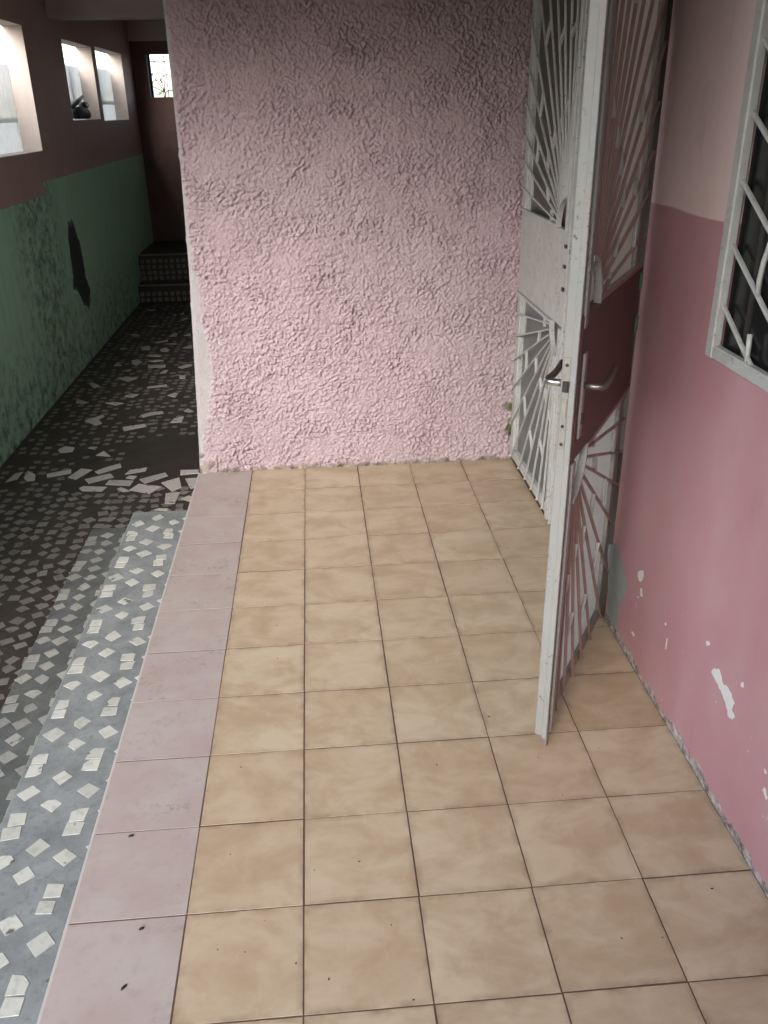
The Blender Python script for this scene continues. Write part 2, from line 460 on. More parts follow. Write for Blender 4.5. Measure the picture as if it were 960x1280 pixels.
# ---- terrace
terr = struct(MB().box(-0.246, 1.40, -3.0, 2.80, -0.60, -0.0011).build('terrace_floor', M['grout']))
GAP = 0.0017
tile_mesh = {}
def floor_tile(x0, x1, y0, y1, mat, dz=0.0, tilt=0.0):
    w, d = x1 - x0 - 2 * GAP, y1 - y0 - 2 * GAP
    k = (round(w, 3), round(d, 3), mat.name)
    if k not in tile_mesh:
        tile_mesh[k] = MB().tile(-w / 2, w / 2, -d / 2, d / 2, -0.007, 0.0, 0.0004).mesh('floor_tile')
    o = obj('floor_tile', tile_mesh[k], mat, terr)
    o.location = ((x0 + x1) / 2 + random.uniform(-.0008, .0008), (y0 + y1) / 2 + random.uniform(-.0008, .0008), dz + random.uniform(-.0002, .0002))
    o.rotation_euler = (random.uniform(-.0008, .0008), random.uniform(-.0008, .0008), random.uniform(-.0028, .0028))
    return o
for j in range(-11, 11):
    for i in range(5):
        floor_tile(i * T, (i + 1) * T, j * T, (j + 1) * T, M['beige'])
    if j < 9:
        floor_tile(-T, 0, j * T - 0.001, (j + 1) * T - 0.001, M['pinktile'])
floor_tile(-T, 0, 9 * T - 0.001, 11 * T, M['pinktile'])
trim = MB().box(-0.2545, -0.2475, -2.75, 2.75, -0.012, -0.0005).build('tile_edge_strip', M['trim'], terr, 0.001)
# doorway floor inside the house
# ---- steps down to the passage
step1 = struct(MB().box(-0.565, -0.2462, -3.0, 2.66, -0.60, ZS1).build('mosaic_step', M['bed'], None, 0.006))
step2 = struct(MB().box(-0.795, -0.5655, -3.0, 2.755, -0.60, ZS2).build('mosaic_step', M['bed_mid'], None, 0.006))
pas = struct(MB().box(-1.80, 0.0, -3.0, 8.80, -0.60, ZF).build('passage_floor', M['bed_dark']))

mos_mesh = []
for k in range(14):
    a = 0.0225; pts = []
    for sx, sy in ((-1, -1), (1, -1), (1, 1), (-1, 1)):
        pts.append((sx * a + random.uniform(-.0028, .0028), sy * a + random.uniform(-.0028, .0028), -0.004))
    if k % 3 == 0:                      # a corner knocked off
        i_ = random.randrange(4); p_, q_, r_ = Vector(pts[i_ - 1]), Vector(pts[i_]), Vector(pts[(i_ + 1) % 4])
        pts[i_:i_ + 1] = [tuple(q_.lerp(p_, random.uniform(.15, .45))), tuple(q_.lerp(r_, random.uniform(.15, .45)))]
    mos_mesh.append(MB().prism(pts, (0, 0, 0.0052)).mesh('mosaic_tile', 0.0006))
mos_shaded = [me.copy() for me in mos_mesh]
mos_mid = [me.copy() for me in mos_mesh]
def mosaic(parent, x, y, z, rot, mat, sc=1.0, shaded=False):
    o = obj('mosaic_tile', random.choice(mos_shaded if shaded else mos_mid if mat.name.startswith('soiled') else mos_mesh), mat, parent)
    o.location = (x, y, z + random.uniform(0, .0006)); o.rotation_euler = (0, 0, rot); o.scale = (sc * random.uniform(.84, 1.10), sc * random.uniform(.84, 1.10), 1)
    return o
P_ = 0.244
def pair(parent, x, y, z, mat):
    r = random.uniform(-.09, .09)
    mosaic(parent, x + random.uniform(-.006, .006), y + 0.0245, z, r, mat); mosaic(parent, x + random.uniform(-.006, .006), y - 0.0245, z, r + random.uniform(-.04, .04), mat)
y = 2.62
rows = [0.212 + P_ * k for k in range(-3, 11)]
for yy in rows:
    jit = lambda s=.008: random.uniform(-s, s)
    for xc in (-0.366, -0.526):
        if yy < 2.6: pair(step1, xc + jit(.004), yy + jit(), ZS1, M['mosaic'])
        if yy + P_ / 2 < 2.62: mosaic(step1, xc + 0.008 + jit(.006), yy + P_ / 2 + jit(), ZS1, R(45) + jit(.15), M['mosaic'])
    for dy in (0.07, 0.17):
        if yy + dy < 2.62: mosaic(step1, -0.444 + jit(.006), yy + dy + jit(), ZS1, R(45) + jit(.18), M['mosaic'])
    if yy + 0.03 < 2.6: mosaic(step1, -0.285 + jit(.006), yy + 0.03 + jit(), ZS1, R(45) + jit(.15), M['mosaic'])
    if yy + 0.15 < 2.6: mosaic(step1, -0.288 + jit(.006), yy + 0.15 + jit(), ZS1, R(45) + jit(.15), M['mosaic'])
y = -0.1
k = 0
while y < 2.70:
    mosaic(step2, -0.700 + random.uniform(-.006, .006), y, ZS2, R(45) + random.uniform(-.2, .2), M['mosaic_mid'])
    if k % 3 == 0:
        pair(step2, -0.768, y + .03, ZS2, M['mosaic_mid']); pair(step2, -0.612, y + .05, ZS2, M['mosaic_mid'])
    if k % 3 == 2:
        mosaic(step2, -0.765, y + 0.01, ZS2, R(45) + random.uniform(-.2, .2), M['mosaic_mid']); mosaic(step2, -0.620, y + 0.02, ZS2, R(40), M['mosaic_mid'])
    y += 0.0815; k += 1

# shards of broken tile, traced from the photograph onto the passage floor
Za = lambda a, b: (80 + a / 5.3333, 360 + b / 5.3333)
Zb = lambda a, b: (a / 3.6923, 560 + b / 3.6923)
Zc = lambda a, b: (a / 3.0, 300 + b / 3.0)
SH_A = [[(545, 148), (600, 142), (618, 150), (570, 156)], [(725, 182), (750, 175), (745, 184)], [(775, 215), (815, 197), (832, 205), (790, 220)],
        [(770, 178), (800, 160), (800, 176)], [(565, 257), (640, 251), (600, 262)], [(440, 312), (480, 305), (512, 320), (470, 328)],
        [(700, 325), (735, 300), (758, 302), (750, 325)], [(800, 318), (845, 300), (848, 322)], [(600, 365), (690, 347), (695, 355), (625, 370)],
        [(665, 375), (750, 369), (752, 377)], [(513, 395), (560, 386), (578, 395), (572, 415), (517, 415)], [(640, 412), (680, 398), (705, 415), (690, 426), (650, 424)],
        [(790, 402), (850, 380), (858, 402)], [(545, 455), (610, 443), (655, 452), (640, 460)], [(560, 488), (630, 480), (665, 486), (600, 494)],
        [(450, 485), (490, 478), (522, 495), (485, 518), (455, 508)], [(558, 515), (680, 513), (675, 530), (562, 532)], [(640, 570), (665, 550), (695, 549), (680, 568)],
        [(760, 530), (820, 510), (858, 512), (850, 522), (790, 538)], [(330, 522), (360, 495), (385, 520)], [(385, 556), (450, 543), (440, 556)],
        [(362, 605), (420, 592), (487, 605), (430, 626)], [(768, 585), (812, 583), (808, 604), (770, 606)], [(170, 640), (190, 630), (245, 658), (200, 670)],
        [(557, 660), (685, 645), (688, 655), (557, 670)], [(400, 725), (435, 707), (498, 712), (460, 732)], [(690, 718), (740, 700), (762, 705), (740, 732)],
        [(78, 768), (90, 744), (165, 765), (125, 775)], [(275, 768), (330, 762), (398, 770), (345, 785)], [(510, 850), (580, 830), (655, 824), (665, 838), (580, 850), (530, 866)],
        [(708, 900), (735, 872), (800, 858), (785, 898)], [(138, 888), (255, 848), (272, 858), (230, 880), (255, 905), (215, 918)], [(390, 930), (540, 908), (550, 925), (400, 955)],
        [(800, 822), (825, 805), (865, 825), (840, 832)], [(440, 575), (445, 578), (470, 570)], [(370, 410), (385, 398), (430, 405), (395, 414)]]
SH_B = [[(215, 122), (330, 100), (328, 118), (218, 138)], [(313, 138), (375, 97), (427, 103), (352, 147)], [(437, 110), (500, 88), (555, 74), (562, 90), (455, 122)],
        [(392, 146), (510, 120), (525, 136), (410, 166)], [(576, 124), (600, 104), (680, 92), (672, 108)], [(580, 140), (600, 130), (633, 132), (618, 146)],
        [(487, 170), (505, 150), (617, 153), (600, 176)], [(643, 147), (762, 115), (776, 130), (668, 166)], [(597, 196), (640, 168), (748, 180), (690, 212)],
        [(745, 162), (828, 138), (838, 184), (795, 202)], [(833, 104), (918, 102), (918, 118), (833, 126)], [(855, 143), (925, 138), (912, 180), (880, 190)],
        [(365, 188), (385, 178), (495, 182), (470, 202), (380, 200)], [(765, 212), (832, 206), (808, 258), (760, 260)], [(835, 236), (870, 222), (905, 228), (880, 250)],
        [(712, 288), (735, 280), (778, 282), (770, 292)], [(110, 140), (130, 108), (165, 125), (160, 152), (125, 155)], [(25, 160), (70, 120), (108, 112), (80, 145)],
        [(268, 10), (300, -6), (345, 0), (335, 18), (280, 24)], [(443, 36), (480, 16), (510, 40)], [(540, 190), (560, 184), (600, 200), (570, 205)],
        [(405, 2), (420, -4), (450, -2), (440, 8)]]
def chip_mesh(pts2, z0, z1):
    c = sum((Vector(p) for p in pts2), Vector((0, 0))) / len(pts2)
    mb = MB().prism([(p[0] - c.x, p[1] - c.y, z0) for p in pts2], (0, 0, z1 - z0))
    return mb, c
shard_spots = []
for conv, L in ((Za, SH_A), (Zb, SH_B)):
    for poly in L:
        w = [on_z(*conv(*q), ZF) for q in poly]
        mb, c = chip_mesh([(p.x, p.y) for p in w], -0.004, 0.0042)
        o = mb.build('broken_tile_piece', M['shard'], pas, 0.0006)
        o.location = (c.x, c.y, ZF); shard_spots.append((c.x, c.y))
# small mosaic over the passage floor: the nearest as single pieces, the rest in one mesh
spots = []
col = 0; x = -0.845
while x > -1.60:
    y = -0.2 + random.uniform(0, .05)
    while y < 8.7:
        jx, jy = random.uniform(-.010, .010), random.uniform(-.012, .012)
        dark_patch = (-0.86 < x < -0.30 and 3.66 < y < 4.36)
        near_shard = any((x - a) ** 2 + (y - b) ** 2 < 0.07 ** 2 for a, b in shard_spots)
        strip = 3.52 < y < 3.95 and x > -1.2
        if not dark_patch and not near_shard and not strip and random.random() < (.96 if y < 3.5 else .72):
            spots.append((x + jx, y + jy))
        y += 0.080 + random.uniform(-.006, .006)
    x -= 0.068 if col % 2 == 0 else 0.076
    col += 1
x = -0.80
while x < -0.20:
    y = 4.4
    while y < 8.7:
        if not any((x - a) ** 2 + (y - b) ** 2 < 0.07 ** 2 for a, b in shard_spots) and random.random() < .72:
            spots.append((x + random.uniform(-.01, .01), y + random.uniform(-.012, .012)))
        y += 0.0745
    x += 0.07
for yy in np.arange(2.80, 3.5, 0.076):
    for xx in np.arange(-0.80, -0.30, 0.07):
        spots.append((xx + random.uniform(-.01, .01), yy + random.uniform(-.012, .012)))
def seen(p):
    d = Vector((p[0], p[1], ZF)) - CAM_C
    f_ = d.dot(fw); u = 480 + FOC * d.dot(rt) / f_; v = 640 + FOC * d.dot(dn) / f_
    return f_ > 0 and -12 < u < 960 and v < 1290
vis = sorted([s for s in spots if seen(s)], key=lambda s: (Vector((s[0], s[1], ZF)) - CAM_C).length)
keep = vis[:215]
rest = [s for s in spots if s not in set(keep)]
for s in keep:
    mosaic(pas, s[0], s[1], ZF, random.choice((R(45), R(45), 0)) + random.uniform(-.3, .3), M['mosaic_shaded'], random.uniform(.95, 1.12), True)
mb = MB()
for s in rest:
    a = R(45) + random.uniform(-.5, .5); h = 0.0225 * random.uniform(.75, 1.0)
    mb.prism([(s[0] + h * 1.414 * math.cos(a + k * math.pi / 2 + random.uniform(-.08, .08)), s[1] + h * 1.414 * math.sin(a + k * math.pi / 2 + random.uniform(-.08, .08)), ZF - 0.004) for k in range(4)], (0, 0, 0.0052))
stuff(mb.build('mosaic_field', M['mosaic_shaded'], pas))

# ---- steps up at the end of the passage
est = struct(MB().box(XW - 0.1, 0.0, 8.80, 9.08, -0.60, -0.20).box(XW - 0.1, 0.0, 9.06, YEND + 0.1, -0.60, 0.09).build('end_stairs', M['bed_dark'], None, 0.008))
MB().box(XW, 0.0, 8.792, 8.83, -0.212, -0.196).build('step_nosing', M['mosaic_shaded'], est, 0.003)
MB().box(XW, 0.0, 9.052, 9.09, 0.078, 0.094).build('step_nosing', M['mosaic_shaded'], est, 0.003)
for (yy, z0, n) in ((8.8, -0.36, 2), (9.06, -0.17, 4)):
    for r_ in range(n):
        for k in range(16):
            o = obj('mosaic_tile', random.choice(mos_shaded), M['mosaic_shaded'], est)
            o.location = (-1.585 + 0.066 * k + random.uniform(-.006, .006), yy - 0.0, z0 + 0.063 * r_)
            o.rotation_euler = (R(90), random.uniform(-.3, .3), 0); o.scale = (.95, .95, 1)

# ---- ceiling with beams; its outer edges, unseen, are shaped for the daylight
struct(MB().box(XW - 0.15, 3.4, 0.9, YEND + 0.15, ZC, ZC + 0.15).box(-0.35, 3.4, -1.9, 0.9, ZC + .0005, ZC + 0.1495).build('ceiling', M['ceil']))

# added edge beams, out of view, cutting the light on the upper walls
tag(MB().box(-0.35, -0.20, -1.9, 0.75, 2.31, ZC - .002).build('added_edge_beam', M['beamm'], None, 0.004), 'added unseen edge beam above the mosaic steps, cutting light on the walls', 'beam')
tag(MB().box(XW + .001, -0.20, 0.7505, 0.90, 2.31, ZC - .002).build('added_edge_beam', M['beamm'], None, 0.004), 'added unseen edge beam across the passage mouth, cutting light on the walls', 'beam')
# ================================================================== WALLS
# ---- rough-cast wall block between terrace and passage
def stucco_wall():
    root = empty('stucco_wall', (0.5, 2.75, 0))
    tag(root, 'rough cast pink stucco wall at the back of the tiled terrace', 'wall')
    step = 0.0033
    x1 = 1.275; nx = int((x1 + 0.19) / step); nz = int((ZC + 0.012) / step)
    zs = np.linspace(-0.010, ZC + 0.002, nz)
    ez = np.array([-0.02, 0.0, 0.36, 0.93, 1.37, 1.66, 1.94, 2.6]); ex = np.array([-0.250, -0.248, -0.228, -0.198, -0.186, -0.186, -0.185, -0.185])
    edge = np.interp(zs, ez, ex)
    s = np.linspace(0, 1, nx)
    X = edge[:, None] + (x1 - edge[:, None]) * s[None, :]
    Z = np.repeat(zs[:, None], nx, 1)
    # band-passed noise: lumps about two centimetres across, some stretched
    def band(wl, spread, ax=1.0):
        w = rng.standard_normal((nz, nx)); F = np.fft.rfft2(w)
        fz = np.fft.fftfreq(nz, step)[:, None]; fx = np.fft.rfftfreq(nx, step)[None, :]
        k = np.sqrt((fz * ax) ** 2 + fx ** 2); k0 = 1.0 / wl
        h = np.fft.irfft2(F * np.exp(-((k - k0) / (spread * k0)) ** 2), s=(nz, nx))
        return h / h.std()
    h3 = band(0.25, 0.6); h4 = band(0.6, 0.5); h5 = band(0.010, 0.5)
    # thrown-on lumps: elliptical blobs of random size piled over one another
    G = np.zeros((nz, nx)); K = 5
    gy, gx = np.mgrid[-K:K + 1, -K:K + 1] * step
    nb = int(1.48 * ZC / 0.0078 ** 2)
    cz = rng.integers(0, nz, nb); cx = rng.integers(0, nx, nb); th_ = rng.uniform(0, math.pi, nb)
    ra = 0.0034 + 0.0078 * rng.beta(1.2, 3.0, nb); rb = ra * rng.uniform(0.6, 1.0, nb); hh = ra * rng.uniform(0.5, 1.6, nb)
    for i in range(nb):
        c_, s_ = math.cos(th_[i]), math.sin(th_[i])
        d2 = ((gx * c_ + gy * s_) / ra[i]) ** 2 + ((-gx * s_ + gy * c_) / rb[i]) ** 2
        b_ = hh[i] * np.sqrt(np.maximum(0, 1 - d2))
        z_a, z_b, x_a, x_b = max(0, cz[i] - K), min(nz, cz[i] + K + 1), max(0, cx[i] - K), min(nx, cx[i] + K + 1)
        sub = G[z_a:z_b, x_a:x_b]
        np.maximum(sub, b_[z_a - cz[i] + K:z_b - cz[i] + K, x_a - cx[i] + K:x_b - cx[i] + K], out=sub)
    h6 = band(0.018, 0.9)
    def lowpass(sig):
        F = np.fft.rfft2(rng.standard_normal((nz, nx))); fz = np.fft.fftfreq(nz, step)[:, None]; fx = np.fft.rfftfreq(nx, step)[None, :]
        h = np.fft.irfft2(F * np.exp(-2 * (math.pi * sig) ** 2 * (fz ** 2 + fx ** 2)), s=(nz, nx)); return h / h.std()
    l1, l2 = lowpass(0.0029), lowpass(0.0062)
    H = (0.50 * G + 0.0034 * np.clip(l1, -0.9, 2.8) + 0.0011 * np.clip(l2, -1.2, 2.4)) * (1 + 0.25 * np.clip(h3, -2, 2)) + h4 * 0.0018 + 0.0007 * h5 + 0.0006 * h6 - 0.001
    # smooth plaster band along the free edge, widest low down
    bw = np.interp(zs, [0.0, 0.09, 0.16, 0.42, 0.60, 0.85, 1.3, 2.6], [0.0, 0.012, 0.03, 0.080, 0.065, 0.035, 0.012, 0.010])
    dist = X - edge[:, None] + 0.006 * np.clip(h3, -1.5, 1.5) + 0.004 * band(0.035, 0.6)
    smooth = np.clip((bw[:, None] - dist) / 0.012 + 0.5, 0, 1)
    lf = band(0.09, 0.6)
    base = np.clip((0.016 + 0.007 * lf + 0.05 * (X < edge[:, None] + 0.10) * np.clip(1 + 0.6 * lf, 0, 1.4) - Z) / 0.008 + 0.5, 0, 1)
    moss = np.exp(-(((X - 1.236) / 0.024) ** 2 + ((Z - 0.20) / 0.11) ** 2)) + 0.35 * lf
    moss = np.clip((moss - 0.45) * 2.2, 0, 1) * np.exp(-(((X - 1.236) / 0.035) ** 2 + ((Z - 0.20) / 0.14) ** 4))
    H = H * (1 - 0.85 * smooth) * (1 - 0.5 * base) + base * 0.008 * (1 + 0.5 * lf) - smooth * 0.002
    H = H + 0.012 * (X < edge[:, None] + 0.085) * np.clip((0.085 - Z) / 0.02, 0, 1)
    H = H - 0.012 * np.exp(-((X - edge[:, None]) / 0.008) ** 2)            # rounded arris
    Y = 2.75 - H
    # return along the passage side
    ycols = [2.772, 2.80, 2.9, 3.2, 4.0, 6.0, 10.3]
    nr = len(ycols)
    ret = np.zeros((nz, nr, 3))
    for i, yy in enumerate(reversed(ycols)):
        ret[:, i, 0] = edge + 0.002 + 0.003 * lf[:, 5 + i]; ret[:, i, 1] = yy; ret[:, i, 2] = zs
    front = np.stack([X, Y, Z], -1)
    V = np.concatenate([ret, front], 1)
    ncol = nx + nr
    V = V.reshape(-1, 3) - np.array([0.5, 2.75, 0])
    idx = np.arange(nz * ncol).reshape(nz, ncol)
    Q = np.stack([idx[:-1, :-1], idx[:-1, 1:], idx[1:, 1:], idx[1:, :-1]], -1).reshape(-1, 4)
    me = bpy.data.meshes.new('rough_cast_face')
    me.vertices.add(len(V)); me.vertices.foreach_set('co', V.astype(np.float32).ravel())
    me.loops.add(Q.size); me.loops.foreach_set('vertex_index', Q.astype(np.int32).ravel())
    me.polygons.add(len(Q)); me.polygons.foreach_set('loop_start', np.arange(0, Q.size, 4, dtype=np.int32))
    me.polygons.foreach_set('use_smooth', np.ones(len(Q), bool))
    me.update(calc_edges=True); me.validate()
    ca = me.color_attributes.new('wear', 'FLOAT_COLOR', 'POINT')
    pad = lambda a, v: np.concatenate([np.full((nz, nr), v), a], 1)
    C4 = np.stack([pad(smooth, 1.0), pad(base, 0.0), pad(moss, 0.0), np.ones((nz, ncol))], -1)
    ca.data.foreach_set('color', C4.astype(np.float32).ravel())
    obj('rough_cast_face', me, M['stucco'], root)
    MB().box(-0.17 - 0.5, 1.27 - 0.5, 0.02, 7.6, -0.39, ZC - 0.001).build('wall_core', M['core'], root)
    return root
stucco_wall()

# ---- house wall with window (right)
HX0, HX1 = 1.25, 1.40
WY0, WY1, WZ0, WZ1 = -0.45, 0.812, 1.040, 1.95
hw = empty('house_wall', (HX0, 0, 0))
tag(hw, 'smooth rose pink painted house wall with scuffed lower half', 'wall')
mb = holed_wall(MB(), 'x', 0, HX1 - HX0, -3.0, 2.75, -0.004, ZC - 0.001, [(WY0, WY1, WZ0, WZ1), (1.30, 2.76, -0.01, 2.12)])
obj('painted_wall', welded(mb, 'painted_wall'), M['house'], hw)
def wall_chip(pix, mat, name, th=0.0005, rough=0.0):
    pts = [on_x(u, v, HX0) for u, v in pix]
    out = []
    n = len(pts)
    for i in range(n):
        a, b = pts[i], pts[(i + 1) % n]
        for k in range(5):
            p = a.lerp(b, k / 5); j = 0 if k == 0 else rough
            out.append((-th - HX0 * 0 , p.y + random.uniform(-j, j), p.z + random.uniform(-j, j)))
    MB().prism(out, (th + 0.0005, 0, 0)).build(name, mat, hw)
K = lambda a, b: (840 + a / 4.0, 800 + b / 4.0)
wall_chip([K(197, 160), K(215, 142), K(238, 148), K(258, 222), K(285, 245), K(312, 310), K(300, 355), K(315, 385), K(300, 397), K(280, 385), K(275, 345), K(255, 280), K(235, 240)], M['chip'], 'paint_chip', rough=0.0035)
wall_chip([K(450, 745), K(465, 738), K(480, 790), K(470, 800)], M['chip'], 'paint_chip', rough=0.0022)
wall_chip([K(342, 222), K(356, 210), K(360, 235), K(350, 240)], M['chip'], 'paint_chip', rough=0.0022)
wall_chip([K(170, 10), K(185, 5), K(190, 25), K(178, 30)], M['chip'], 'paint_chip', rough=0.0022)
wall_chip([K(460, 650), K(470, 645), K(474, 662), K(466, 668)], M['chip'], 'paint_chip', rough=0.0022)
J = lambda a, b: (760 + a / 7.11, 680 + b / 7.11)
wall_chip([J(268, 245), J(290, 235), J(315, 240), J(316, 290), J(295, 335), J(278, 330), J(266, 290)], M['chip'], 'paint_chip', rough=0.0022)
wall_chip([J(288, 395), J(302, 395), J(306, 470), J(290, 460)], M['chip'], 'paint_chip', rough=0.0022)
wall_chip([J(520, 840), J(528, 835), J(518, 930), J(510, 932)], M['chip'], 'paint_chip', rough=0.0005)
wall_chip([J(505, 700), J(516, 698), J(518, 722), J(508, 724)], M['chip'], 'paint_chip', rough=0.0005)
wall_chip([J(255, 466), J(278, 466), J(270, 482)], M['chip'], 'paint_chip', rough=0.0005)
wall_chip([J(205, 780), J(220, 778), J(235, 815), J(228, 822)], M['chip'], 'paint_chip', rough=0.0005)
wall_chip([J(70, 0), J(100, 50), J(130, 200), J(168, 330), J(165, 420), J(130, 490), J(95, 580), J(80, 720), J(60, 760), J(20, 690), J(0, 600), J(0, 0)], M['chip_grey'], 'bare_cement_patch', th=0.0004, rough=0.004)
# window on the house wall: frame, grille, louvre panes
fr = MB()
fd0, fd1 = -0.010, 0.012
f_o = (WY0 - 0.03, WY1 + 0.021, WZ0 - 0.020, WZ1 + 0.03)
fr.box(fd0, fd1, WY1 - 0.012, f_o[1], f_o[2], f_o[3]).box(fd0, fd1, f_o[0], WY0 + 0.012, f_o[2], f_o[3])
fr.box(fd0 + .001, fd1 - .001, WY0 + 0.012, WY1 - 0.012, f_o[2] + .001, WZ0 + 0.012).box(fd0 + .001, fd1 - .001, WY0 + 0.012, WY1 - 0.012, WZ1 - 0.012, f_o[3] - .001)
wf = fr.build('window_frame', M['white'], hw, 0.003)
wf.parent = hw
def hbar(p, q, w=0.009):
    MB().bar((0.003, p[0], p[1]), (0.003, q[0], q[1]), w, w, (1, 0, 0)).build('grille_bar', M['white'], wf, 0.0015)
def clip_line(z_at, slope):
    # line z = z_at - slope * (WY1 - y)
    ys = []
    y0, y1 = WY0, WY1
    za, zb = z_at, z_at - slope * (WY1 - WY0)
    if zb < WZ0: y0 = WY1 - (z_at - WZ0) / slope
    if za > WZ1: y1 = WY1 - (z_at - WZ1) / slope
    if y1 - y0 > 0.03: hbar((y1, z_at - slope * (WY1 - y1)), (y0, z_at - slope * (WY1 - y0)))
for k in range(12):
    clip_line(1.147 + 0.1315 * k, 0.56)
def curve_bar(pts):
    MB().tube([(0.003, a, b) for a, b in pts], 0.006, 6).build('grille_bar', M['white'], wf, 0, True)
for y0, zb in ((0.655, 1.040), (0.42, 1.040), (0.18, 1.04)):
    curve_bar([(y0, zb), (y0 + .004, zb + .04), (y0 + .006, zb + 0.07)] if y0 > .6 else [(y0, zb), (y0 + .008, zb + .08), (y0, zb + .16)])
curve_bar([(0.657, 1.19), (0.660, 1.225), (0.655, 1.26), (0.642, 1.298), (0.62, 1.34), (0.60, 1.37)])
curve_bar([(0.50, 1.23), (0.515, 1.30), (0.51, 1.36), (0.49, 1.43)])
# vertical sash bars and louvre blades inside
MB().box(0.016, 0.030, 0.700, 0.716, WZ0, WZ1).build('sash_bar', M['darkm'], wf)
MB().box(0.016, 0.030, 0.43, 0.446, WZ0, WZ1).build('sash_bar', M['darkm'], wf)
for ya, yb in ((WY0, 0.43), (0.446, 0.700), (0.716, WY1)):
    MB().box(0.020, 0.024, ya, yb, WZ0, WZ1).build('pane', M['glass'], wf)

# ---- interior of the house, seen only as darkness through door and window
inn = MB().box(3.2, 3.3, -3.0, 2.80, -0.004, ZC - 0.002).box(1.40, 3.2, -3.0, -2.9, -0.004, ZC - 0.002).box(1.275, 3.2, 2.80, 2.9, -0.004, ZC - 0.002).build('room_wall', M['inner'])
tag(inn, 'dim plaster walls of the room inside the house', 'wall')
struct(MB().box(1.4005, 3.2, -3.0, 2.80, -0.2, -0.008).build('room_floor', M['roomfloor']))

# ---- passage wall, green below, dingy pink above
pw = empty('passage_wall', (XW, 0, 0))
tag(pw, 'long passage wall, mouldy green paint below dull brown pink, with openings', 'wall')
wins = [(2.7, 4.25, 0.55, 2.25), (4.85, 6.00, 1.293, 2.115), (7.06, 8.135, 1.482, 2.10), (8.285, 9.575, 1.462, 2.115)]  # first opening is added out of view to light the green wall
mb = holed_wall(MB(), 'x', 0, -0.14, -3.0, YEND + 0.1, -0.60, ZC - 0.001, wins + [(-3.1, 1.0, 0.55, 2.60)])
me = welded(mb, 'painted_wall')
obj('painted_wall', me, M['green'], pw)
# pale window reveals: plaster lining each opening
lin = mat_simple('reveal_plaster', (0.46, 0.40, 0.37), 0.85, 0.15, 14, bump=0.5)
for a, b, c, d in wins:
    t_ = 0.006
    mb = MB().box(-0.139, -0.001, b - t_, b + .001, c, d).box(-0.139, -0.001, a - .001, a + t_, c, d).box(-0.139, -0.001, a + t_, b - t_, d - t_, d + .001).box(-0.139, -0.001, a + t_, b - t_, c - .001, c + t_)
    mb.build('window_reveal', lin, pw)
# peeled dark flake of older paint
G = [(86, 282), (89, 284), (90, 279), (93, 285), (97, 300), (99, 303), (105, 335), (106, 345), (112, 360), (111, 378), (110, 384), (109, 380), (103, 375), (97, 360), (92, 359), (92, 345), (90, 330), (86, 300)]
pts = [on_x(u, v, XW) for u, v in G]
def ragged(P, n, j):
    out = []
    for i in range(len(P)):
        a_, b_ = P[i], P[(i + 1) % len(P)]
        for k in range(n):
            q = a_.lerp(b_, k / n); out.append((q.y + (random.uniform(-j, j) if k else 0), q.z + (random.uniform(-j, j) if k else 0)))
    return out
cen = sum(pts, Vector()) / len(pts)
MB().prism([(0.0006, a_, b_) for a_, b_ in ragged([cen + (p - cen) * 1.10 for p in pts], 4, .012)], (-0.002, 0, 0)).build('paint_lip', M['lip'], pw)
MB().prism([(0.0011, a_, b_) for a_, b_ in ragged(pts, 4, .010)], (-0.002, 0, 0)).build('peeled_paint_patch', M['peel'], pw)
# ---- end wall of the passage with its window
ew = empty('end_wall', (-0.8, YEND, 0))
tag(ew, 'dark brown wall closing the far end of the passage', 'wall')
EWX0, EWX1, EWZ0, EWZ1 = -1.455 + 0.8, -0.90 + 0.8, 1.685, 2.135
mb = holed_wall(MB(), 'y', 0, 0.14, XW + 0.8 + 0.001, 0.8, -0.3, ZC - 0.001, [(EWX0, EWX1, EWZ0, EWZ1)])
obj('painted_wall', welded(mb, 'painted_wall'), mat_simple('brown_wall_paint', (0.16, 0.095, 0.085), 0.8, 0.25, 6), ew)
MB().box(EWX0, EWX1, 0.0, 0.139, EWZ1, EWZ1 + .004).box(EWX0, EWX0 + .006, 0.001, .139, EWZ0, EWZ1).box(EWX0 + .006, EWX1, .001, .139, EWZ0, EWZ0 + .006).build('window_reveal', mat_simple('grimy_reveal', (0.16, 0.14, 0.12), 0.9, 0.3, 20), ew)
wfr = MB().box(EWX0 + .006, EWX0 + 0.03, 0.09, 0.12, EWZ0 + .006, EWZ1).build('window_frame', M['blue'], ew)
def ibar(pts, r=0.005):
    MB().tube([(EWX0 + .03 + a, 0.105, EWZ0 + b) for a, b in pts], r, 5).build('grille_bar', M['iron'], wfr)
arc = lambda cx, cz, r, a0, a1: [(cx + r * math.cos(R(a0 + (a1 - a0) * k / 10)), cz + r * math.sin(R(a0 + (a1 - a0) * k / 10))) for k in range(11)]
ibar([(0, .38), (.5, .36)]); ibar([(.13, .0), (.13, .09)]); ibar([(.115, .0), (.115, .09)])
ibar([(.13, .06), (.03, .44)]); ibar([(.13, .06), (.0, .25)]); ibar([(.13, .06), (.15, .44)]); ibar([(.13, .06), (.0, .12)])
ibar(arc(.19, .02, .06, 180, 0)); ibar(arc(.17, .17, .07, 180, 20)); ibar(arc(.06, .12, .07, 200, 30)); ibar([(.16, .44), (.17, .0)]); ibar([(.30, .44), (.30, .0)]); ibar([(.22, .0), (.4, .44)])
# lintel band and beams over the passage
tag(MB().box(XW + .001, -0.19, YEND - 0.06, YEND - 0.002, 2.262, ZC - .002).build('lintel_beam', M['beamm'], None, 0.004), 'plain lintel beam above the small grilled end window', 'beam')
tag(MB().box(XW + .001, -0.19, 6.70, 6.95, 2.213, ZC - .002).build('ceiling_beam', M['beamm'], None, 0.002), 'plastered concrete beam spanning the passage between the wall openings', 'beam')

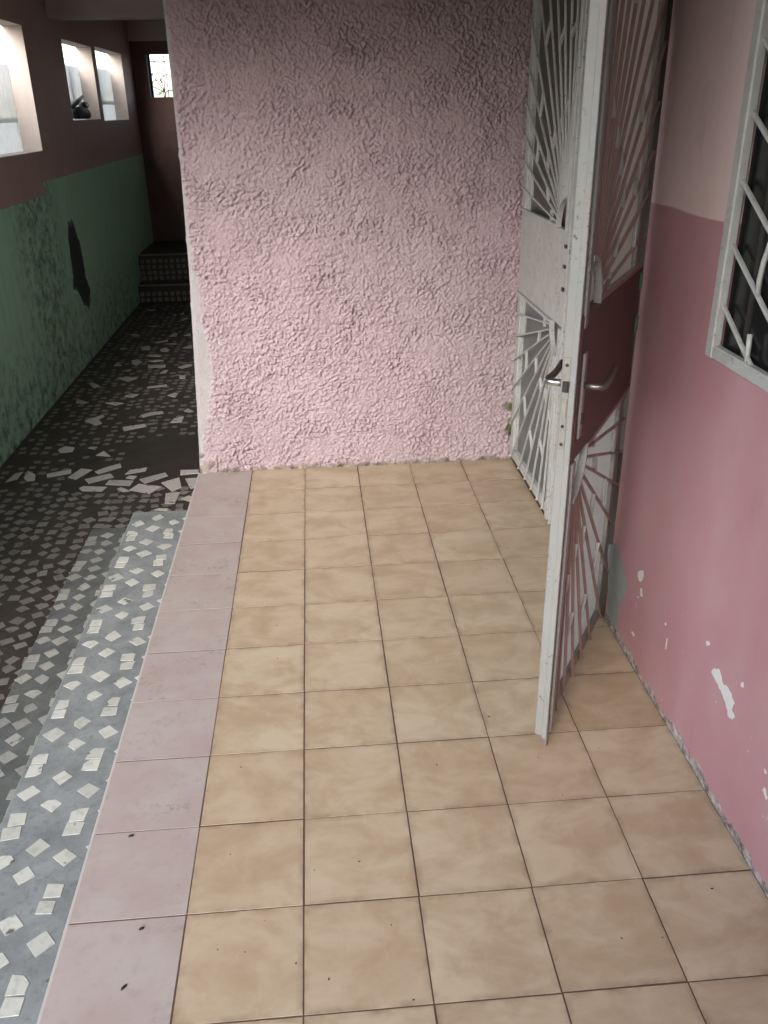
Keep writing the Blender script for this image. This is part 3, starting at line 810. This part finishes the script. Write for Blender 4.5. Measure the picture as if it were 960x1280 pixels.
# ---- added unseen house and yard wall: they close off the low sky
nh = empty('added_neighbour_house', (-1.0, -8.0, -0.6)); tag(nh, 'added unseen grey house behind the terrace, shutting off low sky', 'house')
MB().box(-9, 9, -4, 0, 0, 3.9).build('wall', M['yard'], nh); MB().prism([(-9.3, -4.3, 3.9), (9.3, -4.3, 3.9), (9.3, 0.4, 3.9), (-9.3, 0.4, 3.9)], (0, 0, 0.12)).build('roof', M['ceil'], nh)
for xx in (-6, -2, 2, 6):
    MB().box(xx - .6, xx + .6, -0.02, 0.03, 1.3, 2.5).build('window', M['darkm'], nh)
tag(MB().box(-4.1, -3.9, -4.0, 2.6, -0.62, 0.5).build('added_yard_wall', M['yard'], None, 0.01), 'added unseen grey yard wall beside the passage, shutting off low sky', 'wall')
tag(MB().box(-0.20, 1.249, -2.35, -2.2, -0.004, ZC - .001).build('added_end_wall', M['endwall'], None, 0.004), 'added unseen dark brown wall behind the terrace, blocking light', 'wall')  # added behind the camera, dark, to block light and cut bounce
# ---- corrugated sheets standing outside the passage openings
def corrugated(name, y0, y1, z0, z1, x, label):
    root = empty(name, (x, (y0 + y1) / 2, -0.6)); tag(root, label, 'fence', 'white sheets outside the passage openings')
    n = int((y1 - y0) / 0.012)
    def sheet(ya, yb, za, zb, dx):
        nn = max(8, int((yb - ya) / 0.010)); mb = MB(); vs = []; fs = []
        for i in range(nn + 1):
            yy = ya + (yb - ya) * i / nn; xx = dx + 0.009 * math.sin(2 * math.pi * yy / 0.075)
            vs += [(xx, yy - (y0 + y1) / 2, za + .6), (xx, yy - (y0 + y1) / 2, zb + .6), (xx - .002, yy - (y0 + y1) / 2, za + .6), (xx - .002, yy - (y0 + y1) / 2, zb + .6)]
        for i in range(nn):
            o = i * 4; fs += [(o, o + 4, o + 5, o + 1), (o + 2, o + 3, o + 7, o + 6), (o + 1, o + 5, o + 7, o + 3), (o, o + 2, o + 6, o + 4)]
        fs += [(0, 1, 3, 2), (nn * 4, nn * 4 + 2, nn * 4 + 3, nn * 4 + 1)]
        mb.add(vs, fs); return mb.build('corrugated_sheet', M['sheet_tr'], root, 0, True)
    mid = z0 + (z1 - z0) * 0.48
    sheet(y0, y1, -0.6, mid, 0.0); sheet(y0, y1, mid - 0.05, z1, 0.014)
    for yy in (y0 + .1, (y0 + y1) / 2, y1 - .1):
        MB().box(-0.06, -0.015, yy - .02 - (y0 + y1) / 2, yy + .02 - (y0 + y1) / 2, 0, z1 + .58).build('post', M['iron'], root)
    return root
corrugated('sheet_fence', 4.2, 6.9, 1.2, 1.90, -2.0, 'white corrugated sheet fence outside the large passage opening')
corrugated('sheet_fence', 6.95, 8.95, 1.4, 1.94, -1.82, 'white corrugated sheet fence outside the opening with dark object')
corrugated('sheet_fence', 9.0, 10.6, 1.4, 1.96, -1.81, 'white corrugated sheet fence outside the passage opening next to the end wall')
# dark thing left on the sill
sc_ = on_x(100, 151, XW - 0.05)
r_ = empty('sill_object', (XW - 0.06, 7.62, 1.488)); tag(r_, 'small dark green object with a slanting handle lying on an opening sill', 'object')
MB().tube([(0, -.30, .035), (0, -.16, .055), (0, .02, .06), (0, .2, .05), (0, .32, .025)], [.02, .05, .055, .045, .015], 9).build('body', M['iron'], r_, 0, True)
MB().tube([(0, -.30, .10), (0, -.05, .15), (0, .16, .19)], [.016, .02, .014], 7).build('handle', M['darkm'], r_, 0, True)
MB().tube([(0, .0, .05), (.0, .12, .11), (0, .24, .12)], [.02, .035, .03], 7).build('grip', M['darkm'], r_, 0, True)

# ---- tree beyond the end window
tr = empty('tree', (-1.7, 15.5, -0.6)); tag(tr, 'leafy green tree beyond the small grilled end window', 'tree')
MB().tube([(0, 0, 0), (.05, 0, 1.0), (-.05, .05, 1.7)], [.08, .06, .03], 8).build('trunk', M['bark'], tr, 0, True)
mb = MB()
for k in range(700):
    a = random.uniform(0, 6.283); rr = random.random() ** .5 * 1.1; h = random.gauss(0, .42)
    c = Vector((rr * math.cos(a), rr * math.sin(a), 1.75 + h * .8))
    u = Vector((random.gauss(0, 1), random.gauss(0, 1), random.gauss(0, 1))).normalized(); w = u.orthogonal().normalized(); L_ = random.uniform(.05, .11)
    mb.add([c - u * L_, c + w * L_ * .4, c + u * L_, c - w * L_ * .4], [(0, 1, 2, 3)])
stuff(mb.build('crown', M['leaf'], tr))

# ================================================================== DOOR LEAVES
def door_leaf(name, label, W, hinge_pos, ang, lock, flip=False):
    """local frame: +X from hinge to free edge, outer (grille) face towards -Y, Z up"""
    root = empty(name, hinge_pos); root.rotation_euler = (0, 0, ang)
    tag(root, label, 'door', 'metal grille door leaves')
    z0, z1 = 0.030, 2.085
    pz0, pz1 = 0.812, 1.150
    S = 0.055                                   # stile width
    WH = M['white_dim'] if lock else M['white']
    th = 0.024 if lock else 0.034               # frame thickness: y 0 .. -th
    st = lambda: MB()
    MB().box(0, S, -th, 0, z0, z1).build('hinge_stile', WH, root, 0.003)
    MB().box(W - S, W, -th, 0, z0, z1).build('lock_stile', WH, root, 0.003)
    MB().box(S, W - S, -th + .001, -.001, z0, z0 + 0.045).build('bottom_rail', WH, root, 0.003)
    MB().box(S, W - S, -th + .001, -.001, z1 - 0.05, z1).build('top_rail', WH, root, 0.003)
    # lapping flange along the free edge, and a half-round astragal beside it
    MB().box(W - 0.006, W + 0.004, -th - 0.010, -th + 0.004, z0 - 0.004, z1).build('edge_flange', WH, root, 0.0015)
    for za, zb in ((z0 + .003, pz0 - 0.004), (pz1 - 0.03 if lock else pz1, z1)):
        MB().box(W - 0.048, W - 0.022, -th - 0.014, -th + 0.002, za, zb).build('vertical_flat', WH, root, 0.002)
    # solid middle panel
    MB().box(0.012, W - 0.010, -th - (0.012 if lock else 0.004), -0.004, pz0, pz1).build('lock_panel', M['brown'] if lock else M['white'], root, 0.003)
    # panes behind the grille
    for za, zb in ((z0 + 0.045, pz0), (pz1, z1 - 0.05)):
        MB().box(S, W - S, -0.013, -0.009, za, zb).build('pane', (M['pane_up'] if za > 1 else M['pane']) if lock else (M['pane_dark'] if za > 1 else M['pane_grey']), root)
        for xx in (S + 0.004, ):
            MB().box(xx, xx + 0.010, -0.024, -0.0135, za, zb).build('glazing_bead', M['white'], root)
    # fan grilles: hub arc on the free stile, rays towards hinge and rail
    hubx = W - S
    yb = -th - 0.006
    for sgn, hz, zlim in ((-1, pz0, z0 + 0.01), (1, pz1, z1 - 0.01)):
        rh = 0.105
        arcp = [(hubx - rh * math.cos(R(a)), yb, hz + sgn * rh * 1.08 * math.sin(R(a))) for a in range(0, 91, 10)]
        mb = MB()
        for p, q in zip(arcp[:-1], arcp[1:]):
            mb.bar(p, q, 0.010, 0.018, (0, 1, 0))
        mb.build('hub_arc', M['white'], root)
        xe = 0.010
        if sgn < 0:
            ends = [(xe, z) for z in (0.711, 0.607, 0.497, 0.362, 0.190)] + [(xe + f * (hubx - xe), zlim) for f in (0.06, 0.29, 0.47, 0.635, 0.79, 0.915)]
        else:
            ends = [(xe, z) for z in (1.24, 1.344, 1.442, 1.558, 1.693, 1.862)] + [(xe + f * (hubx - xe), zlim) for f in (0.03, 0.26, 0.45, 0.62, 0.775, 0.91)]
        rays = []
        oy = -0.022 if lock else 0.0
        for (xx, zz) in ends:
            d = Vector((xx - hubx, 0, zz - hz)); dl = d.normalized()
            a = math.atan2(abs(d.z), -d.x); st_ = Vector((hubx - rh * math.cos(a), yb, hz + sgn * rh * 1.08 * math.sin(a)))
            en = Vector((xx, yb, zz))
            MB().bar(st_, en, 0.0068, 0.008, (0, 1, 0)).build('grille_bar', M['brown_bar'] if lock else M['white'], root, 0.001)
            rays.append((st_, en))
            MB().tube([en + Vector((0, -.002, 0)) - dl * 0.012, en + Vector((0, -.003, 0)) - dl * .004, en + Vector((0, -.002, 0))], [.003, .0052, .003], 6).build('weld_bead', M['brown_bar'] if lock else M['white'], root, 0, True)
        # short spacers between rays, staggered in two rings
        for k in range(len(rays) - 1):
            (a0, a1), (b0, b1) = rays[k], rays[k + 1]
            for f in ((0.28,) if k % 2 else (0.62,)):
                la, lb = (a1 - a0).length, (b1 - b0).length
                dd = f * min(la, lb) + (0.05 if k % 3 == 0 else 0.0)
                p = a0.lerp(a1, min(.9, dd / la)); q = b0.lerp(b1, min(.9, (dd + .03) / lb))
                MB().bar(p, q, 0.0085, 0.011, (0, 1, 0)).build('spacer', M['white'], root, 0.001)
        # the flat just by the panel edge
        p, q = Vector((xe, yb, hz + sgn * 0.006)), Vector((hubx - rh, yb, hz + sgn * 0.006))
        MB().bar(p, q, 0.010, 0.016, (0, 1, 0)).build('grille_bar', M['brown_bar'] if lock else M['white'], root, 0.001)
        MB().bar(Vector((hubx - 0.22, yb + .004, hz)), Vector((hubx - 0.22, yb + .004, hz + sgn * 0.05)), 0.012, 0.012, (0, 1, 0)).build('spacer', M['white'], root, 0.001)
    if lock:
        # mortise lock: face plate on the edge, latch, back plates and levers on both faces
        fp = MB().box(W + .0005, W + 0.0035, -0.020, -0.004, 0.852, 1.062).build('lock_face_plate', M['steel'], root, 0.001)
        for zz in (1.045, 0.905, 0.862):
            MB().tube([(W + .003, -0.012, zz), (W + .0055, -0.012, zz)], 0.0038, 10).build('screw', M['darkm'], fp)
        MB().box(W + 0.003, W + 0.011, -0.0195, -0.006, 0.985, 1.010).build('latch', M['darkm'], fp, 0.002)
        MB().box(W + 0.003, W + 0.005, -0.018, -0.006, 0.925, 0.97).build('deadbolt', M['steel'], fp, 0.001)
        for side, yy, m_ in ((-1, -th - 0.012, M['darkchrome']), (1, -0.004, M['chrome'])):
            pl = MB().box(W - 0.056, W - 0.030, min(yy, yy + side * 0.007), max(yy, yy + side * 0.007), 0.865, 1.065).build('handle_plate', M['steel'], root, 0.003)
            s_ = side
            MB().tube([(W - 0.043, yy, 0.99), (W - 0.043, yy + s_ * 0.035, 0.99), (W - 0.046, yy + s_ * 0.046, 0.99), (W - 0.06, yy + s_ * 0.05, 0.991), (W - 0.10, yy + s_ * 0.048, 0.990), (W - 0.135, yy + s_ * 0.046, 0.995), (W - 0.165, yy + s_ * 0.046, 1.004)],
                      [.0085, .008, .008, .008, .0085, .008, .007], 10).build('lever_handle', m_, pl, 0, True)
            MB().box(W - 0.049, W - 0.037, min(yy, yy + side * 0.011), max(yy, yy + side * 0.011), 0.90, 0.925).build('keyhole_cover', M['darkm'], pl, 0.001)
        MB().tube([(W - 0.004, -th - .006, 0.10), (W - 0.004, -th - .006, 0.002)], 0.005, 8).build('floor_bolt', M['steel'], root)
        for zz in (1.113, 0.995):
            MB().box(0.006, 0.034, -th - 0.0145, -th - 0.004, zz - 0.022, zz + 0.022).build('hinge_plate', M['tape'], root, 0.001)
    else:
        for zz in (0.95, 1.03, 1.10):
            MB().box(W - 0.052, W - 0.030, -th - 0.011, -th - 0.002, zz - 0.006, zz + 0.006).build('keeper', M['darkm'], root, 0.001)
    for zz in (0.25, 1.0, 1.75):
        MB().tube([(-0.006, -0.012, zz - .045), (-0.006, -0.012, zz + .045)], 0.007, 8).build('hinge', M['white'], root)
    if flip:                                    # the other hand of the pair
        for o in root.children_recursive:
            o.data.transform(Matrix.Scale(-1, 4, (0, 1, 0))); o.data.flip_normals()
    return root
# closed leaf: hinged on the stucco side, local +X = world -Y, outer face (-Y local) = world -X
door_leaf('grille_door', 'closed white grille door leaf with pale solid panel beside the stucco wall', 0.765, (1.272, 2.735, 0), R(-90), False)
# open leaf: hinged on the house wall, swung out over the terrace; mirrored in X so its hub is on the free edge
oa = math.atan2(0.700 - 1.285, 0.896 - 1.240)
lf_root = door_leaf('grille_door', 'open white grille door leaf with lever handle, swung against the house wall', 0.683, (1.213, 1.303, 0), oa, True, True)
# frame post of the doorway
dj = empty('door_frame', (1.30, 2.0, 0)); tag(dj, 'white painted metal frame around the double grille doorway', 'door frame')
MB().box(-0.02, 0.04, 0.739, 0.749, 0, 2.12).build('jamb', M['white'], dj); MB().box(-0.02, 0.04, -0.6995, -0.685, 0, 2.12).build('jamb', M['white'], dj); MB().box(-0.02, 0.04, -0.685, 0.739, 2.09, 2.1195).build('head', M['white'], dj)

# ================================================================== SMALL THINGS
def crumb(u, v, l, w, a, label=None):
    p = on_z(u, v, 0.0)
    mb = MB().tube([(-l / 2, 0, w * .35), (-l * .25, w * .1, w * .5), (l * .2, -w * .1, w * .5), (l / 2, 0, w * .3)], [w * .2, w * .5, w * .45, w * .15], 7)
    o = mb.build('dirt_crumb', M['crumb'], None, 0, True); o.location = (p.x, p.y, -0.0006); o.rotation_euler = (0, 0, a)
    tag(o, label or 'tiny black speck of dirt lying on a beige floor tile', 'crumb', 'dirt crumbs on the terrace')
PK = 'small black oval crumb lying on a pink edge tile'
crumb(164, 1045.5, .013, .006, .3, PK); crumb(177, 1161.5, .011, .006, .5, PK); crumb(155, 1234.5, .015, .0055, 1.0, PK)
for u, v, l in ((449, 1077, .005), (393, 1088, .004), (489, 1156, .004), (411, 1224, .006), (517, 1250, .005), (370, 1204, .005), (546, 956, .006), (890, 1111, .006), (777, 1173, .005), (828, 1172, .004), (301, 959, .005), (347, 823, .005), (361, 714, .004), (346, 782, .005), (611, 896, .006), (703, 994, .004), (272, 1187, .004), (306, 1190, .004), (288, 1068, .004)):
    crumb(u, v, l, l * .5, random.uniform(0, 3))
